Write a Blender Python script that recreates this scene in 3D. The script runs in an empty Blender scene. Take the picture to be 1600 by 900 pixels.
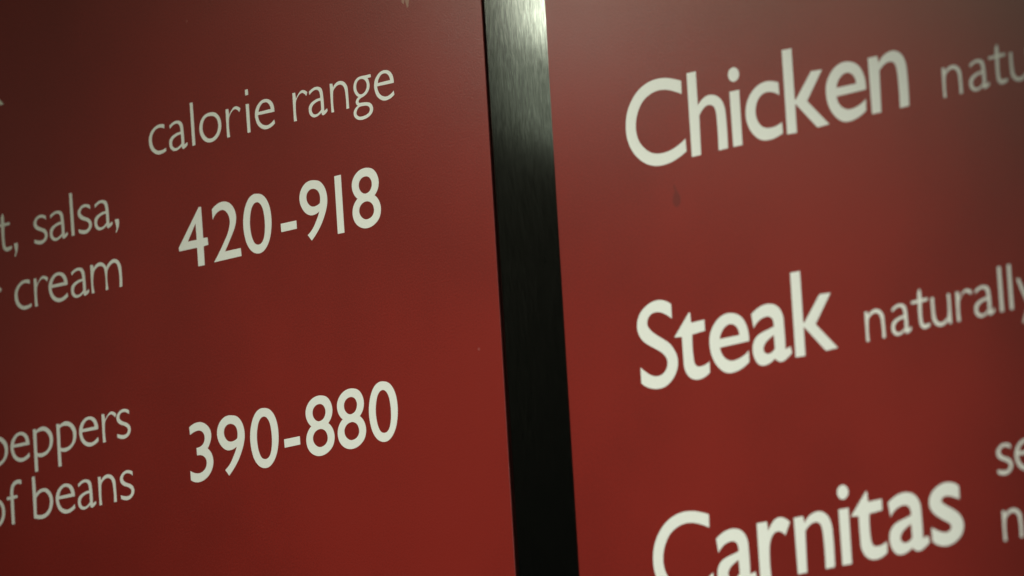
import bpy, math, random
from mathutils import Vector, Matrix
from mathutils.geometry import tessellate_polygon

SC = bpy.context.scene
COL = SC.collection
U = 0.00025                      # one drawing unit is a quarter of a millimetre

# ------------------------------------------------------------------ camera
YAW, PITCH, ROLL, FPX = 0.75795854, -0.17565292, -0.05996727, 24299.2
dist = FPX * U
cpos = Vector((math.sin(YAW)*math.cos(PITCH), -math.cos(YAW)*math.cos(PITCH), math.sin(PITCH))) * dist
F = -cpos.normalized()
R0 = F.cross(Vector((0, 0, 1))).normalized(); U0 = R0.cross(F)
R1 = R0*math.cos(ROLL) + U0*math.sin(ROLL); U1 = -R0*math.sin(ROLL) + U0*math.cos(ROLL)
cam_data = bpy.data.cameras.new('camera'); cam = bpy.data.objects.new('camera', cam_data); COL.objects.link(cam)
M = Matrix((R1, U1, -F)).transposed().to_4x4(); M.translation = cpos
cam.matrix_world = M
cam_data.sensor_width = 36.0
cam_data.lens = 36.0 * FPX / 1600.0
cam_data.clip_end = 100.0
cam_data.dof.use_dof = True
FOCUS = Vector((-0.105, 0, 0.0))          # sharpest around the calorie numbers
cam_data.dof.focus_distance = (FOCUS - cpos).dot(F)
cam_data.dof.aperture_fstop = 11.0
SC.camera = cam

# ------------------------------------------------------------------ world, lamps, exposure
w = bpy.data.worlds.new('World'); SC.world = w; w.use_nodes = True
w.node_tree.nodes['Background'].inputs[0].default_value = (0.55, 0.6, 0.5, 1)
w.node_tree.nodes['Background'].inputs[1].default_value = 0.008
SC.view_settings.view_transform = 'Standard'; SC.view_settings.look = 'None'
SC.view_settings.exposure = 0.0; SC.view_settings.gamma = 1.0

def aim(o, pos, target, spin=0.0):
    d = (Vector(target) - Vector(pos)).normalized()
    o.matrix_world = Matrix.Translation(pos) @ d.to_track_quat('-Z', 'Y').to_matrix().to_4x4() @ Matrix.Rotation(spin, 4, 'Z')

# warm spotlight over the counter, washing the boards
ld = bpy.data.lights.new('counter_spotlight', 'SPOT'); ld.energy = 73; ld.color = (1.0, 0.995, 0.93)
ld.spot_size = math.radians(28.5); ld.spot_blend = 1.0; ld.shadow_soft_size = 0.05
lo = bpy.data.objects.new('counter_spotlight', ld); COL.objects.link(lo)
aim(lo, (0.62, -1.30, 0.06), (0.008, 0, -0.135))

def mirror_point(x, z, away):
    """point out in the room that the steel at (x, z) shows to the camera"""
    hit = Vector((x, 0, z)); d = (hit - cpos).normalized()
    return hit + Vector((d.x, -d.y, d.z)) * away

def room_lamp(name, pos, target, sx, sy, watts, color, shape='RECTANGLE', spin=0.0):
    d = bpy.data.lights.new(name, 'AREA'); d.shape = shape; d.size = sx; d.size_y = sy
    d.energy = watts; d.color = color
    o = bpy.data.objects.new(name, d); COL.objects.link(o)
    aim(o, pos, target, spin)
    return o
# small downlight whose bulb and reflector show in the top of the steel
STEEL_TOP = (0.02, 0, 0.105)
room_lamp('bulb', mirror_point(0.0390, 0.1080, 0.23), STEEL_TOP, 0.036, 0.036, 0.0240, (0.95, 1.0, 0.88), 'DISK')
room_lamp('bulb_reflector', mirror_point(0.0400, 0.0780, 0.24), STEEL_TOP, 0.060, 0.060, 0.0050, (0.88, 1.0, 0.84), 'DISK')
# larger unseen lamp, added only to put a sheen on the satin boards
room_lamp('added_sheen_lamp', mirror_point(0.125, 0.190, 0.60), (0.09, 0, 0.14), 0.20, 0.10, 0.48, (1.0, 0.95, 0.68))
# weak unseen lamp, added to give the left board a faint sheen
room_lamp('added_left_sheen_lamp', mirror_point(-0.270, 0.070, 0.80), (-0.22, 0, 0.03), 0.18, 0.14, 0.042, (1.0, 0.98, 0.76))

# ------------------------------------------------------------------ materials
def newmat(name):
    m = bpy.data.materials.new(name); m.use_nodes = True
    return m, m.node_tree.nodes, m.node_tree.links, m.node_tree.nodes['Principled BSDF']

def paint(name, c1, c2, rough, grain, bump):
    m, n, l, b = newmat(name)
    tc = n.new('ShaderNodeTexCoord')
    a = n.new('ShaderNodeTexNoise'); a.inputs['Scale'].default_value = 9; a.inputs['Detail'].default_value = 4
    l.new(tc.outputs['Object'], a.inputs['Vector'])
    g = n.new('ShaderNodeTexNoise'); g.inputs['Scale'].default_value = 1300; g.inputs['Detail'].default_value = 2
    l.new(tc.outputs['Object'], g.inputs['Vector'])
    mx = n.new('ShaderNodeMath'); mx.operation = 'MULTIPLY_ADD'
    l.new(g.outputs['Fac'], mx.inputs[0]); mx.inputs[1].default_value = grain; l.new(a.outputs['Fac'], mx.inputs[2])
    r = n.new('ShaderNodeValToRGB'); r.color_ramp.elements[0].position = 0.35 + grain*.5; r.color_ramp.elements[1].position = 0.65 + grain*.5
    r.color_ramp.elements[0].color = (*c1, 1); r.color_ramp.elements[1].color = (*c2, 1)
    l.new(mx.outputs[0], r.inputs['Fac']); l.new(r.outputs['Color'], b.inputs['Base Color'])
    b.inputs['Roughness'].default_value = rough; b.inputs['IOR'].default_value = 1.68
    bp = n.new('ShaderNodeBump'); bp.inputs['Strength'].default_value = bump; bp.inputs['Distance'].default_value = 0.0001
    l.new(g.outputs['Fac'], bp.inputs['Height']); l.new(bp.outputs['Normal'], b.inputs['Normal'])
    return m

RED = paint('red_satin_print', (0.172, 0.0098, 0.0054), (0.222, 0.0134, 0.0076), 0.37, 0.8, 0.6)
CREAM = paint('cream_print', (0.80, 0.84, 0.74), (0.85, 0.89, 0.79), 0.45, 0.5, 0.15)
EDGE = paint('cut_edge', (0.05, 0.006, 0.005), (0.08, 0.01, 0.008), 0.6, 0.5, 0.2)
BACK = paint('pale_backing', (0.035, 0.014, 0.011), (0.05, 0.02, 0.016), 0.7, 0.5, 0.2)
STAIN = paint('dark_stain', (0.125, 0.006, 0.003), (0.14, 0.007, 0.004), 0.42, 0.5, 0.2)
SCUFF = paint('pale_scuff', (0.30, 0.16, 0.11), (0.36, 0.2, 0.14), 0.6, 0.5, 0.2)

for m in (BACK, EDGE): m.node_tree.nodes['Principled BSDF'].inputs['Specular IOR Level'].default_value = 0.0
CHIP = paint('chipped_print', (0.24, 0.035, 0.025), (0.27, 0.045, 0.035), 0.5, 0.5, 0.2)

STEEL, n, l, b = newmat('brushed_steel')
tc = n.new('ShaderNodeTexCoord')
mp = n.new('ShaderNodeMapping'); mp.inputs['Scale'].default_value = (3200, 3200, 210)
l.new(tc.outputs['Object'], mp.inputs['Vector'])
g = n.new('ShaderNodeTexNoise'); g.inputs['Scale'].default_value = 1; g.inputs['Detail'].default_value = 4; g.inputs['Roughness'].default_value = 0.65
l.new(mp.outputs['Vector'], g.inputs['Vector'])
mp2 = n.new('ShaderNodeMapping'); mp2.inputs['Scale'].default_value = (1800, 1800, 60); l.new(tc.outputs['Object'], mp2.inputs['Vector'])
g2 = n.new('ShaderNodeTexNoise'); g2.inputs['Scale'].default_value = 1; g2.inputs['Detail'].default_value = 3; l.new(mp2.outputs['Vector'], g2.inputs['Vector'])
ad = n.new('ShaderNodeMath'); ad.operation = 'ADD'; l.new(g.outputs['Fac'], ad.inputs[0]); l.new(g2.outputs['Fac'], ad.inputs[1])
rp = n.new('ShaderNodeValToRGB'); rp.color_ramp.elements[0].position = 0.38; rp.color_ramp.elements[1].position = 0.66
rp.color_ramp.elements[0].color = (0.15, 0.155, 0.135, 1); rp.color_ramp.elements[1].color = (0.33, 0.34, 0.30, 1)
l.new(g.outputs['Fac'], rp.inputs['Fac']); l.new(rp.outputs['Color'], b.inputs['Base Color'])
b.inputs['Metallic'].default_value = 1.0; b.inputs['Roughness'].default_value = 0.165
b.inputs['Anisotropic'].default_value = 0.1
tg = n.new('ShaderNodeCombineXYZ'); tg.inputs[0].default_value = 1.0      # scratches run upright, so the shine spreads sideways
bp = n.new('ShaderNodeBump'); bp.inputs['Strength'].default_value = 0.12; bp.inputs['Distance'].default_value = 0.00002
l.new(g.outputs['Fac'], bp.inputs['Height']); l.new(bp.outputs['Normal'], b.inputs['Normal'])
l.new(tg.outputs[0], b.inputs['Tangent'])

# ------------------------------------------------------------------ letter shapes (drawn from scratch, quarter millimetres)
GLYPHS = {
    ('bold', 'C'): '122.5,121.5! 107.5,127 89.8,131.7 69.2,133.4 49.5,130.5 30.7,122.3 15.3,108.8 4.8,92.4 0,72.2 1.3,50.9 8.9,32.4 20.7,17.9 36.5,6.2 54.1,-0.8 72,-3 91.5,-1.4 108.7,3.3 124.7,10.1! 123.9,30.2! 109,22.7 90.5,17.3 74.9,16 60.8,17.3 46.9,22.4 34.8,31.7 25.4,43.9 21,59 21.7,74.1 28,90.3 38.1,102.9 53.1,111.3 70.2,115 88.2,113.6 104.6,108.6 121.6,101!',
    ('bold', 'h'): '0,131.3! 19.3,130.8! 19.4,76.8! 29.6,85.1 40.2,89 51,88.4 61.7,84.1 70,76.5 75.4,63.8 77.1,45 77.2,-0.2! 57.6,-0.5! 57.7,46.3 56.6,60.8 52.8,69.6 44.9,73.7 35,72.7 26.3,66.6 21.1,60.3! 19.8,-0.8! 0.5,-0.9!',
    ('bold', 'i'): '0.8,86.6! 21.1,86.3! 21,-0.5! 1.8,-0.2!/11.8,123.2 19.4,119.7 23.1,112.3 21.1,105.1 12.2,100.7 3.4,104.6 0,112.2 2.5,119.9',
    ('bold', 'c'): '71.9,83.5! 63.6,86.3 52.6,88.9 39,88.8 23.9,83.9 10.7,73.7 2.2,59.2 0,41.2 4.3,25.3 13.3,12 23.9,3.2 35.9,-1.4 51.6,-2.1 64.1,-0.1 75,3.3! 74.2,20.7! 62.2,16.9 49.8,16.1 40.9,17.3 32.2,21.3 25,29.3 20.9,40 21.6,53.3 26.7,63.3 35.2,70.2 45.5,72.6 55.6,71.2 64.3,68.1 72.2,63.4!',
    ('bold', 'k'): '0,131.8! 20.2,131.4! 20.4,51.2! 23,50.4! 58.1,88.7! 80.9,87.4! 45.8,44.1! 89.1,0.3! 64,-0.3! 22.8,42.8! 20.6,43.5! 20.6,-1.2! 0.5,-0.2!',
    ('bold', 'e'): '82.9,40.8! 82.8,52.2 80.1,64.3 73.7,76.3 64.4,84.6 51.5,89.7 38.2,90.9 23.3,86.8 11.4,78.1 2.4,64.6 0,50 2,34.7 7.6,21.2 16.7,9.6 27.2,1.6 38,-2 51.4,-2 66.2,1.4 80.6,8.4! 81.2,26.1! 72.3,21 58.6,16.9 47.4,15.9 38.6,17.8 30.1,23.1 24.1,30.8 21.1,40.5!/21.6,53.8! 63.5,53.4! 62,61.7 57.4,68.3 50,72.6 42.3,73.5 34.2,70.7 27,64.5',
    ('bold', 'n'): '0,88.2! 19.1,88.2! 21.5,76.9! 31.6,86 43.1,90.1 53.1,90.5 63.9,86.4 73,77 77.5,64.6 78.6,51.9 78.6,0.1! 59.7,-0.1! 59,50.4 57.7,61.4 54.7,69.8 48.4,74.2 39.5,74.6 30.4,71.2 22,64.4! 20.5,0.2! 1.6,0.5!',
    ('bold', 'S'): '74.2,125! 64.9,130.7 53.1,134.8 38.6,135.4 22.3,130.9 8.2,121.6 1,109.3 0,96.9 3.9,85.5 11.7,76.2 25.5,66.7 40.6,58 52.1,49.8 58.6,40.7 59.1,32.6 54.8,24.3 45.8,18.6 33.6,17.9 21.8,22 10.2,29.8 1.6,37.1! 1.5,12.4! 10.6,5.5 23.6,0.2 35.6,-2.1 51.5,-1.1 64.1,4.9 74.6,14.9 80.6,28.2 80.5,40.7 75.4,52.3 66.6,63.6 54,72.8 39,82.4 27.6,91.5 21.5,100.5 23,109.3 29.6,115.4 40.7,117.6 52.7,115.1 63.2,109.8 74,102.3!',
    ('bold', 't'): '36,105.2! 36.6,89! 65,89.3! 64.9,71.8! 37.7,70.5! 37.8,31.6 39.6,24.1 44.1,19.5 51.2,18.1 59.7,18.7 70.5,22.7! 70,5.8! 61.9,1.2 50.8,-1.3 39.9,-0.9 29.4,3.4 21.6,11 17.1,21.5 16.3,35.1 16.1,70! 0,72.1! 33.6,105.6!',
    ('bold', 'a'): '1.6,81.2! 12.3,87 24.1,90.8 38.2,91.6 51.9,87.7 61.5,79.9 66.9,68.6 68.1,53.3 68,15.5! 79.1,18.4! 81.3,7.7! 71.4,1.8 63.4,-1.7 54.5,-1.5 49,1.7 45.4,5.1! 35.6,0.1 22.6,-2.2 11.4,1.1 3.3,11 0,22.9 2.1,35.8 10,44.9 21.9,49.5 34.9,52.1 47.1,54.8! 46.7,62.5 43.9,68.2 37.8,71.9 27.7,72.2 17.2,69.2 4.8,59!/46,41.8! 36.2,37.7 26.8,31.7 22.3,23.9 24.3,17.9 31.7,14.5 39.4,15.5 46.7,20.5!',
    ('bold', 'r'): '0,91.9! 20.9,91.4! 22.6,76.2! 29.4,85.1 37.4,91.6 47.4,94 57.6,91.2 68.9,83.4! 57.9,64.8! 51.3,70.1 44.1,72.9 37.3,72.3 30.1,67.3 25.2,58.1 22.9,46.3 23.4,2.5! 0.3,2.3!',
    ('bold', 's'): '62.4,83.5! 56.2,88.7 46,92.4 33.8,93.6 20.3,90.8 8.3,84.1 1.3,74.7 0,65.7 2.5,57.4 8.8,49.8 18.8,42.4 28.8,36.2 37.2,31.6 41.7,27 41.7,22.4 36.9,18.5 29.8,17.6 22.1,19.5 12.7,23.6 1.5,29.7! 1.8,8.8! 8.3,3.2 18.5,-1 28.9,-3 41.3,-1.9 53.2,2.8 62.6,10.6 67,21 66.5,29.7 61.6,39 52.6,47.6 41,54.7 30.9,60.9 25.2,65.7 26.5,70.1 32,72.8 40.7,72.2 51,68.9 62,64.1!',
    ('digit', '4'): '49.6,95.2! 54.8,95! 55.7,44.1! 65.3,43.4! 66.2,31.2! 55.6,30.9! 55.7,0.2! 41.6,0.5! 41.1,30.9! 0.7,31.4! 0,37.2!/40.6,70.9! 41.3,43.7! 20.9,44!',
    ('digit', '2'): '1.5,86.5! 9.6,91.4 19.5,94.5 30.1,94.5 40.4,90.7 49.3,81.9 53.9,70.7 54,61 50.7,50.5 44.1,39.9 25.3,14.4! 60.7,14! 61.6,1! 0,1! 24,28.8 33.7,42.3 38.4,52.6 40.1,62 37.9,70.7 32.7,77.8 25.3,81.8 17.5,81.3 9.5,77.6 2.2,69.8!',
    ('digit', '0'): '35.3,94.4 45.2,91.1 54.6,81.9 60.8,67.6 63,50 61.2,31.8 55.7,15.6 46.5,3.9 36.9,-1.1 26,-0.6 16.2,4.4 7,15.8 1.8,31.3 0,50.1 2.4,66.9 8.6,81.8 16.7,91 26.2,94.9/33.4,81.1 38.7,78.6 44.5,70.4 47.6,56.6 48.1,42 46.2,27.8 42.1,17.9 36.3,13.3 28.9,13.2 23.6,16 18,25.9 15.3,38.3 14.8,51.6 17,64.4 20.9,74.4 26.8,80',
    ('digit', '-'): '0,37.6! 34.8,37.2! 35,23.9! 0.4,24.1!',
    ('digit', '9'): '34.4,94.5 45.4,91.1 54.1,82.9 59.3,71.6 60.7,57.9 57.6,45 50.9,31.3 41.6,18 21.6,-0.7! 13.5,9.6! 25.1,17.8 34.3,29.6 39.5,37.7 42,43.2! 34.1,40.1 22.8,39.8 12.8,44.5 4.3,54.1 0,65.3 0.9,77.1 6.9,87.2 16.7,93.7 25.1,95.3/32.7,81 39.2,78 43.9,72 45.4,65 44.3,56! 38.3,53.5 31,52.6 23.9,54.5 17.8,60 15,67.2 16.3,75.2 21.9,80.2 27.1,81.5',
    ('digit', '1'): '0,93.2! 14.4,93.2! 15.1,-0.2! 0.6,0.4!',
    ('digit', '8'): '38.9,94.1 49.8,90 57.9,80.4 60.8,68.8 58.5,58 50.1,47.9! 57.1,41.2 61.5,31.6 62.1,21.8 57.8,10.7 47.9,2.7 36.3,-1 24.1,-0.7 12.2,4.3 3.6,13.2 0,24.2 1.3,35.1 6.1,43.2 12.7,48.8! 6,55.9 2.1,65.5 2.6,76.5 8.5,85.9 18.2,92.4 28.7,94.8/34.4,81.2 41.1,78.1 45.3,71.5 45.3,64 41,57.3 33.6,54.1 26.5,54.9 19.7,60.2 16.8,67.4 18.2,74.6 24.4,79.9/34.6,41 42.5,37 46.6,30.4 47,22.1 42.8,16.2 35.4,13 27.2,13.2 20.4,17 15.4,23.8 14.9,31.3 18.9,37.3 26.4,40.9',
    ('digit', '3'): '3,90.6! 12.6,94.2 22.3,95.4 31.8,93.9 42,88.1 49,79.4 50.8,70.2 48.5,60.9 41.3,50.3! 48.1,43 51.8,34.2 52,24.5 47.7,14.2 39.4,5.8 28.4,0.7 16.7,-0.5 7.2,1.5 0.4,5.4! 0,20.3! 8.3,16 18.8,13.6 27.5,14.9 34,19.1 37.4,25.4 37.2,32.4 33.6,37.8 26.8,41.6 17.2,42.7! 16.8,54.9! 26,55.9 33,59.9 36,66.3 35.6,73.3 31.6,78.8 24.2,82 15.4,81.6 4,77.9!',
    ('light', 'c'): '36.2,45.8! 30.9,47.1 24.1,47.4 16.6,45.8 8.9,41.5 2.7,34.8 0,26.4 0.4,17.4 4.1,9.4 11,3 19.2,-0.5 27.1,-0.6 37.6,2.2! 37.1,7.4! 31,5.6 25.3,5.1 19.7,5.7 13.7,8.6 9,14.2 6.8,21.9 7,29.2 10.1,35.2 15.6,39.9 21.4,42 27.1,42 35.9,39!',
    ('light', 'a'): '2.4,41.5! 9,44.9 15.5,46.6 23.1,46.1 29.2,43.2 32,38.2 33.1,31.1 33.4,5.3! 40.4,8.2! 40.9,4! 33.3,-0.7 30.1,-1 28,1.2! 27.6,4! 20.7,0.2 12.9,-1.4 6.7,0.3 1.4,5.4 0,11.6 1.2,18.3 6,22.9 12.6,25.5 19,27.1 26.7,27.4! 26.5,33.1 25,38 22.1,41.1 16.4,42.3 10,40.6 3.3,36.5!/27.4,23.1! 21.3,23 13.4,20.7 8.1,17.1 6.1,11.9 7.3,7.1 11.4,3.6 17.1,3.1 22.3,4.9 27.5,8.6!',
    ('light', 'o'): '29.4,46.7 37.3,44.5 44.1,38.7 48,31.1 48.9,22.3 46.6,13.4 40.6,5.2 32.2,0.3 21.6,-1 12.2,1.8 4.7,8.6 0.6,17.4 0,26.7 2.8,35.5 9,42.5 17.3,46.2/27.4,41 35.2,38.5 40.4,33 42.3,26.3 41.7,18.9 37.9,11.5 31.1,6.3 22.9,5 15.9,7.4 9.9,13.4 6.8,21.5 7.5,30 11,36.9 16.9,40.8',
    ('light', 'r'): '0,45.8! 6,45.5! 7.1,35.2! 12.4,41.6 18.5,46.1 23.6,46.8 28.6,44.9 33,41.7! 30.1,36.2! 26.3,40.3 22,42.4 17.5,42.1 11.5,38.1 7.2,32.4 5.9,27.1 6.5,-0.1! 0.2,-0.1!',
    ('light', 'i'): '0,46.1! 6.9,45.7! 7.2,-0.4! 0.8,-0.3!/0.3,69.7! 6.3,69.5! 6.7,60.2! 0.3,60.5!',
    ('light', 'e'): '43.2,23.3! 42.8,31.5 39.7,38.9 33.7,44.3 25.9,46.8 17.1,46.3 8.8,42 2.6,35 0,26.3 1.2,16.8 5.3,8 12.8,1.6 20.5,-1.3 30.1,-1.1 37.5,1.3 43,4.4! 41.9,10.7! 34.7,6.4 27.4,4.4 20.3,5.4 13.3,8.9 8.3,15.6 6.5,24!/8,28.9! 35.7,29! 33.8,35.3 29.4,40.1 24,41.9 17.5,41.1 11.5,36.3',
    ('light', 'l'): '0,70.1! 6.4,69.9! 7.4,0.3! 0.9,0.1!',
    ('light', 'n'): '0,46.2! 5.7,45.6! 6.8,39! 11.9,44.1 18.4,46.6 24.8,46.6 31.5,43.8 36.2,38.9 38.6,33.4 39,26.9 39.6,-0.1! 33.7,-0.1! 33.2,26.1 31.9,32.8 29.1,37.8 24.3,40.7 18.6,41.1 12.7,38.9 7.3,34.3 6,29 6,-0.3! 0.5,-0.3!',
    ('light', 'g'): '41.2,46! 41.9,41! 34,41! 37.1,35 37.8,27.4 35.2,21 30.1,16.2 22.7,12.9 17.1,11.6 13,9.4 11.7,6.8 13.4,4.4! 21.2,3.8 29,2.9 36.7,0.4 41.1,-4.1 42.7,-10.1 40.1,-15.9 33.4,-20.5 24.6,-22.9 14.3,-23.1 5.8,-20.2 0.7,-14.8 0,-8.3 3.3,-3.2 9.9,0.5! 6.7,3.7 5.7,7.3 7.6,11 12.6,14.1! 6.6,19.1 2.8,26.7 3.1,34.7 6.9,41.5 13.5,45.4 21.5,46.3 30.9,46/21.9,41.7 28,38.9 31.5,33.7 31.8,27.9 29,22.1 24,18.4 17.6,17.5 13,19.7 9.1,25.6 8.5,32.6 11,38.4 15.6,41.6/20.8,-1.7 28.6,-2.5 33.9,-5.1 35.9,-9.5 34,-13.7 28.2,-16.7 19.4,-18 11.6,-17.2 6.8,-14.1 5.6,-9.9 7.8,-5.7 12.8,-2',
    ('light', 't'): '17.7,62.6! 19.7,62.3! 21.2,55.7! 21.4,46.8! 33.6,47! 34,42.3! 21.4,42! 20.9,12.1 22,8.3 26.1,6.5 30.5,6.8 35.8,7.5! 36.2,3.3! 30.1,0.6 24.1,0.2 18.4,3.1 15.5,7.8 14.5,14.3 14.2,42.2! 0.3,41.9! 0,46.4! 13.8,46.7! 14.4,57.4!',
    ('light', ','): '0,10.5! 8.5,10.1! 9.1,4.6 7.5,-2.4 2,-11.4! 0,-10.6! 2.9,-4.8 1.9,0.6',
    ('light', 's'): '28.8,42.8! 23.3,45.5 17.7,46.6 10.8,45.7 4.3,41.9 0.5,36.9 0.6,31.2 3.6,26.2 9,22.5 15.7,19.9 21.1,17 24.3,13.6 24.3,9.6 21.4,6 16.7,4.7 11.1,5.2 0,8.6! 0.3,2.7! 6.2,0.2 12.3,-1.3 19.1,-0.9 25.7,2.5 30,7.9 30.7,13.4 28.1,19.1 22.7,23.2 16.1,25.9 10.7,28.8 7,32.6 7.4,37.4 11,40.8 16.8,41.9 22.4,40.6 28.9,36.5!',
    ('light', 'm'): '0,46.4! 6.1,45.7! 7.1,40! 12.4,44.7 17.9,46.9 24.3,46.9 30.4,44.1 36.2,36.9! 41.5,42.2 47.7,46.1 54.6,47.2 61.3,45.2 66.3,40.2 69.2,33.8 70.1,26.7 69.7,-0! 63.8,-0.1! 63.1,31.3 60.7,37.3 57,40.7 53.2,41.3 48.2,40.1 42.5,36.2 38.8,31.9 37.4,27.3 38.2,-0! 32.4,-0.1! 32.3,30.2 30.8,36 27.2,39.8 22.4,41.1 16.5,40.5 10.3,37 7,32.3 6.5,0! 0.3,0!',
    ('light', 'p'): '0,46.6! 6.1,46.2! 6.9,43.4! 13.8,46.5 22.7,47.7 31.3,44.9 39,38.8 43.5,30.8 44,21.8 41.4,12.8 34.9,5.5 26.5,0.6 17.5,-1.1 11.6,-0.4 6.6,1.6! 6.9,-23! 0,-22.9!/7.2,38.7! 13.3,40.8 21.4,40.8 28.6,38.4 34.1,32.8 37,26.1 36.7,18.8 33.2,11 26.9,6.8 18.7,5.2 12.1,5.5 6.6,7.4!',
    ('light', 'b'): '0,69.8! 6.5,69.4! 7.3,41.1! 14.6,45.8 22.9,47.4 31,46.3 38.8,40.8 43.8,32.5 45.1,23 42.3,13 36,4.7 26.6,-0.2 16.7,-1.3 7.8,0.1 0.2,2.4!/7.4,33.6! 13.2,39 20.8,41.9 27.3,41.4 33.5,37 37.6,30 38.1,21.8 35,13 28,7.1 19.6,5 13.1,5.4 6.2,7.3!',
    ('light', 'f'): '35.2,68.8! 27.9,70.5 21.3,69.8 15.3,66.7 11.2,61.5 9,54.3 8.7,46! 0,45.8! 0.4,40.9! 8.8,40.7! 8.5,-0! 15.1,-0.1! 15.4,41.1! 24.5,41.1! 24,46.1! 15.3,46! 16,55.5 18.1,60.4 21.9,63.3 27.4,64 34.9,61.8!',
    ('light', 'u'): '39.6,-0.8! 33.9,-0.2! 32.8,6.4! 27.7,1.3 21.2,-1.2 14.8,-1.2 8.1,1.6 3.4,6.5 1,12 0.6,18.5 0,45.5! 5.9,45.5! 6.4,19.3 7.7,12.6 10.5,7.6 15.3,4.7 21,4.3 26.9,6.5 32.3,11.1 33.6,16.4 33.6,45.7! 39.1,45.7!',
    ('light', 'y'): '0,45.6! 5.6,45.6! 21.5,11! 34.5,45.6! 39.6,45.6! 12.5,-23.5! 7,-23.5! 18.6,1.5!',
}
# board (0 left, 1 right), style, text, baseline and left edge of each character, in quarter millimetres
WORDS = [
    (0, 'light', 'calorie', 344.0, [-778.9, -733.5, -682.7, -664.0, -603.4, -558.0, -538.6]),
    (0, 'light', 'range', 344.0, [-453.1, -418.9, -369.7, -320.4, -272.5]),
    (0, 'digit', '420-918', 148.3, [-725.4, -648.1, -578.6, -495.5, -450.6, -371.4, -335.8]),
    (0, 'digit', '390-880', -195.8, [-727.6, -663.0, -590.2, -515.3, -466.3, -396.4, -325.4]),
    (0, 'light', 't,', 245.3, [-1139.3, -1098.3]),
    (0, 'light', 'salsa,', 245.3, [-1051.0, -1014.9, -966.2, -949.2, -912.4, -865.7]),
    (0, 'light', 'cream', 145.1, [-1102.9, -1057.5, -1024.3, -973.6, -927.2]),
    (0, 'light', 'peppers', -98.9, [-1181.6, -1131.1, -1077.8, -1024.0, -973.0, -920.2, -887.1]),
    (0, 'light', 'of', -198.4, [-1200.6, -1146.0]),
    (0, 'light', 'beans', -198.4, [-1086.2, -1034.3, -984.4, -936.2, -886.7]),
    (1, 'bold', 'Chicken', 140.5, [264.2, 399.1, 486.0, 517.9, 601.2, 687.4, 778.2]),
    (1, 'light', 'naturally', 140.5, [928.1, 982.7, 1024.4, 1067.1, 1118.4, 1155.1, 1206.2, 1226.3, 1243.3]),
    (1, 'bold', 'Steak', -206.2, [262.2, 339.2, 412.2, 501.6, 589.5]),
    (1, 'light', 'naturally', -206.2, [738.2, 791.6, 834.7, 875.4, 926.7, 963.4, 1014.5, 1034.6, 1051.6]),
    (1, 'bold', 'Carnitas', -540.9, [265.8, 399.0, 487.4, 564.9, 657.9, 683.3, 759.7, 845.2]),
    (1, 'light', 'se', -453.1, [988.7, 1025.5]),
    (1, 'light', 'n', -554.6, [991.9]),
    (0, 'light', 'r', 145.1, [-1165.0]),
    (0, 'bold', 'k', 485.5, [-1193.0]),
]


def smooth(pts):
    """closed outline: straight between corners, Catmull-Rom through the rest"""
    n = len(pts); res = []
    for i in range(n):
        p0, p1, p2, p3 = pts[i-1], pts[i], pts[(i+1) % n], pts[(i+2) % n]
        if p1[2] and p2[2]:
            res.append((p1[0], p1[1])); continue
        a = p1 if p1[2] else p0
        d = p2 if p2[2] else p3
        P0, P1, P2, P3 = Vector(a[:2]), Vector(p1[:2]), Vector(p2[:2]), Vector(d[:2])
        L = (P2-P1).length
        la = max((P1-P0).length, 1e-6); lb = max((P3-P2).length, 1e-6)
        # centripetal-like tangents
        m1 = (P2-P1) if p1[2] else ((P1-P0)/la + (P2-P1)/L).normalized()*L
        m2 = (P2-P1) if p2[2] else ((P2-P1)/L + (P3-P2)/lb).normalized()*L
        if p1[2]: m1 = (2*(P2-P1) - m2*1.0) if not p2[2] else m1
        if p2[2]: m2 = (2*(P2-P1) - m1*1.0) if not p1[2] else m2
        k = max(3, min(8, int(L/2)))
        for j in range(k):
            t = j/k; t2 = t*t; t3 = t2*t
            v = P1*(2*t3-3*t2+1) + m1*(t3-2*t2+t) + P2*(-2*t3+3*t2) + m2*(t3-t2)
            res.append((v.x, v.y))
    return res

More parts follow.
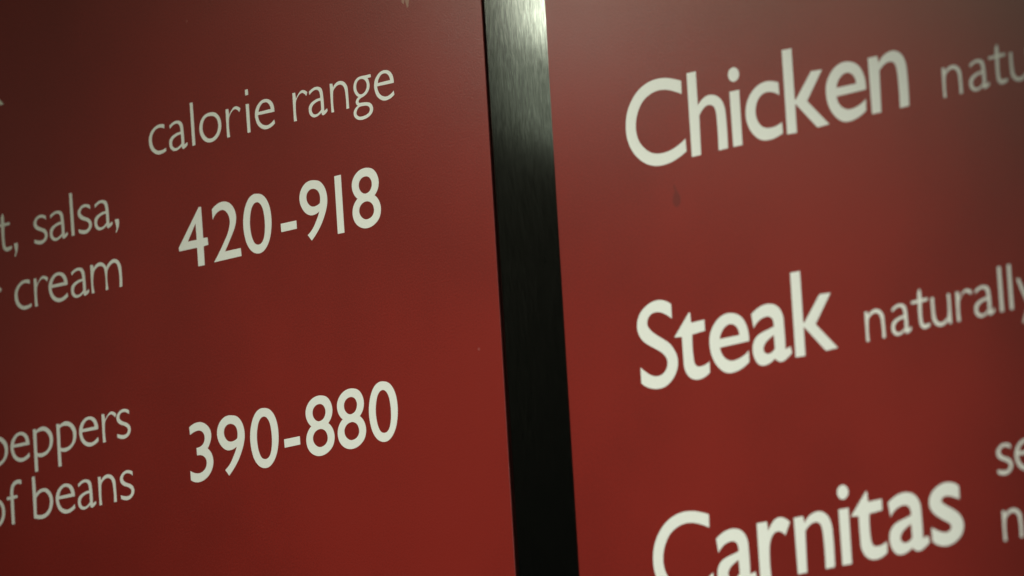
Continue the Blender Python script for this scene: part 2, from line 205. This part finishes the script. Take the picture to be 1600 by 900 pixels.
THICK = 0.00012
meshes = {}
def glyph_mesh(style, ch):
    if (style, ch) in meshes: return meshes[style, ch]
    loops = []
    for c in GLYPHS[style, ch].split('/'):
        q = []
        for t in c.split():
            x, y = t.rstrip('!').split(','); q.append((float(x), float(y), t.endswith('!')))
        o = [(x*U, y*U) for x, y in smooth(q)]
        loops.append(o)
    def area(o): return sum(o[i-1][0]*o[i][1]-o[i][0]*o[i-1][1] for i in range(len(o)))
    for i, o in enumerate(loops):
        if area(o) < 0: o.reverse()
    flat = [p for o in loops for p in o]; n = len(flat)
    verts = [(x, -THICK, y) for x, y in flat] + [(x, 0.00002, y) for x, y in flat]
    # separate solids (an i and its dot) from counters
    def inside(p, o):
        r = False
        for i in range(len(o)):
            (x1, y1), (x2, y2) = o[i-1], o[i]
            if (y1 > p[1]) != (y2 > p[1]) and p[0] < (x2-x1)*(p[1]-y1)/(y2-y1)+x1: r = not r
        return r
    start = []; k = 0
    for o in loops: start.append(k); k += len(o)
    hole = [any(j != i and inside(o[0], loops[j]) for j in range(len(loops))) for i, o in enumerate(loops)]
    faces = []
    for i, o in enumerate(loops):
        if hole[i]: continue
        mine = [i] + [j for j in range(len(loops)) if hole[j] and inside(loops[j][0], o)]
        idx = [start[j]+k2 for j in mine for k2 in range(len(loops[j]))]
        tris = tessellate_polygon([[Vector((x, y, 0)) for x, y in loops[j]] for j in mine])
        for a, b_, c in tris:
            f = (idx[a], idx[b_], idx[c])
            (ax, ay), (bx, by), (cx, cy) = flat[f[0]], flat[f[1]], flat[f[2]]
            if (bx-ax)*(cy-ay)-(cx-ax)*(by-ay) < 0: f = (f[0], f[2], f[1])
            faces.append(f)
    for i, o in enumerate(loops):
        s, L = start[i], len(o)
        for k2 in range(L):
            a, b_ = s+k2, s+(k2+1) % L
            faces.append((a, a+n, b_+n, b_) if not hole[i] else (a, b_, b_+n, a+n))
    me = bpy.data.meshes.new('glyph_shape'); me.from_pydata(verts, [], faces); me.materials.append(CREAM); me.update()
    meshes[style, ch] = me
    return me

# ------------------------------------------------------------------ helpers
def mesh_obj(name, verts, faces, mat, parent=None, smooth_shade=False):
    me = bpy.data.meshes.new(name); me.from_pydata(verts, [], faces); me.materials.append(mat); me.update()
    o = bpy.data.objects.new(name, me); COL.objects.link(o); o.parent = parent
    return o

def slab(name, x0, x1, z0, z1, y0, y1, mat, parent=None, r=0.0003, corner=0.003):
    """upright sheet with rounded corners and a softened front edge (front at y0 < y1)"""
    def ring(inset, y):
        pts = []
        for cx, cz, a0 in ((x1-corner, z1-corner, 0), (x0+corner, z1-corner, 90), (x0+corner, z0+corner, 180), (x1-corner, z0+corner, 270)):
            for k in range(7):
                a = math.radians(a0 + k*15); rr = corner-inset
                pts.append((cx+rr*math.cos(a), y, cz+rr*math.sin(a)))
        return pts
    rings = [ring(r, y0), ring(r*.3, y0+r*.3), ring(0, y0+r), ring(0, y1)]
    n_ = len(rings[0]); verts = [p for rg in rings for p in rg]
    faces = [tuple(range(n_))] + [tuple(reversed(range(3*n_, 4*n_)))]
    for k in range(3):
        for i in range(n_):
            j = (i+1) % n_
            faces.append((k*n_+i, (k+1)*n_+i, (k+1)*n_+j, k*n_+j))
    o = mesh_obj(name, verts, faces, mat, parent)
    if mat is RED:                       # the print stops at the front; the cut edge is bare and dull
        o.data.materials.append(EDGE)
        for i, p in enumerate(o.data.polygons):
            if i > n_ + 1: p.material_index = 1
    return o

def patch(name, cx, cz, pts, mat, parent):
    n_ = len(pts)
    verts = [((cx+x)*U, -0.00004, (cz+y)*U) for x, y in pts] + [((cx+x)*U, 0.00002, (cz+y)*U) for x, y in pts]
    faces = [tuple(range(n_))] + [(i, i+n_, (i+1) % n_+n_, (i+1) % n_) for i in range(n_)]
    return mesh_obj(name, verts, faces, mat, parent)

# ------------------------------------------------------------------ steel behind the boards
steel = slab('steel_panel', -0.56, 0.60, -0.42, 0.42, 0.0011, 0.0041, STEEL)
steel['label'] = 'dark brushed steel panel behind the boards, bright at the top of the gap'
steel['category'] = 'metal panel'

# ------------------------------------------------------------------ the two boards
def board(x0, x1, label):
    e = bpy.data.objects.new('menu_board', None); COL.objects.link(e)
    e['label'] = label; e['category'] = 'menu board'; e['group'] = 'red menu boards'
    f = slab('panel', x0, x1, -0.38, 0.38, 0.0, 0.0006, RED, e, r=0.00012)
    bk = slab('backing_sheet', x0+0.0001, x1-0.0001, -0.3799, 0.3799, 0.0006, 0.00095, BACK, e, r=0.00005)
    return e, f
LX = -29.8*U; RX = 107.0*U
left, left_panel = board(-0.52, LX, 'red board left of the steel gap, printed with calorie range and two rows of numbers')
right, right_panel = board(RX, 0.56, 'red board right of the steel gap, printed with Chicken, Steak and Carnitas')
boards = (left, right)

LOOK = {'light': 'thin pale letters', 'bold': 'bold pale letters', 'digit': 'bold pale numerals'}
for bi, style, text, base, xs in WORDS:
    e = bpy.data.objects.new('printed_number' if style == 'digit' else 'printed_word', None); COL.objects.link(e)
    e.parent = boards[bi]; e.location = (xs[0]*U, 0, base*U)
    shown = text.rstrip(',')
    e['label'] = ('the number %s in %s' if style == 'digit' else 'the word %s in %s') % (shown, LOOK[style]) if len(shown) > 1 else 'the letter %s in %s, cut by the picture edge' % (shown, LOOK[style])
    for ch, x in zip(text, xs):
        nm = 'comma' if ch == ',' else 'hyphen' if ch == '-' else 'digit' if style == 'digit' else 'letter'
        o = bpy.data.objects.new(nm, glyph_mesh(style, ch)); COL.objects.link(o)
        o.parent = e; o.location = ((x-xs[0])*U, 0, 0)

# marks on the boards
patch('stain', 361, 86, [(-5, 16), (-2, 6), (-6, -1), (-8, -9), (-4, -17), (2, -19), (8, -14), (9, -6), (6, 2), (1, 9), (-1, 17)], STAIN, right)
patch('scuff', -191, 494, [(-12, 30), (-11, -2), (-7, -6), (-4, 2), (0, -13), (3, -11), (6, 2), (8, 12), (16, 8), (15, 30)], SCUFF, left)
for cx, cz in ((-679, 547), (-79, -84)):
    patch('chip', cx, cz, [(-2, 2), (-3, -1), (0, -3), (3, -1), (2, 2)], CHIP, left)
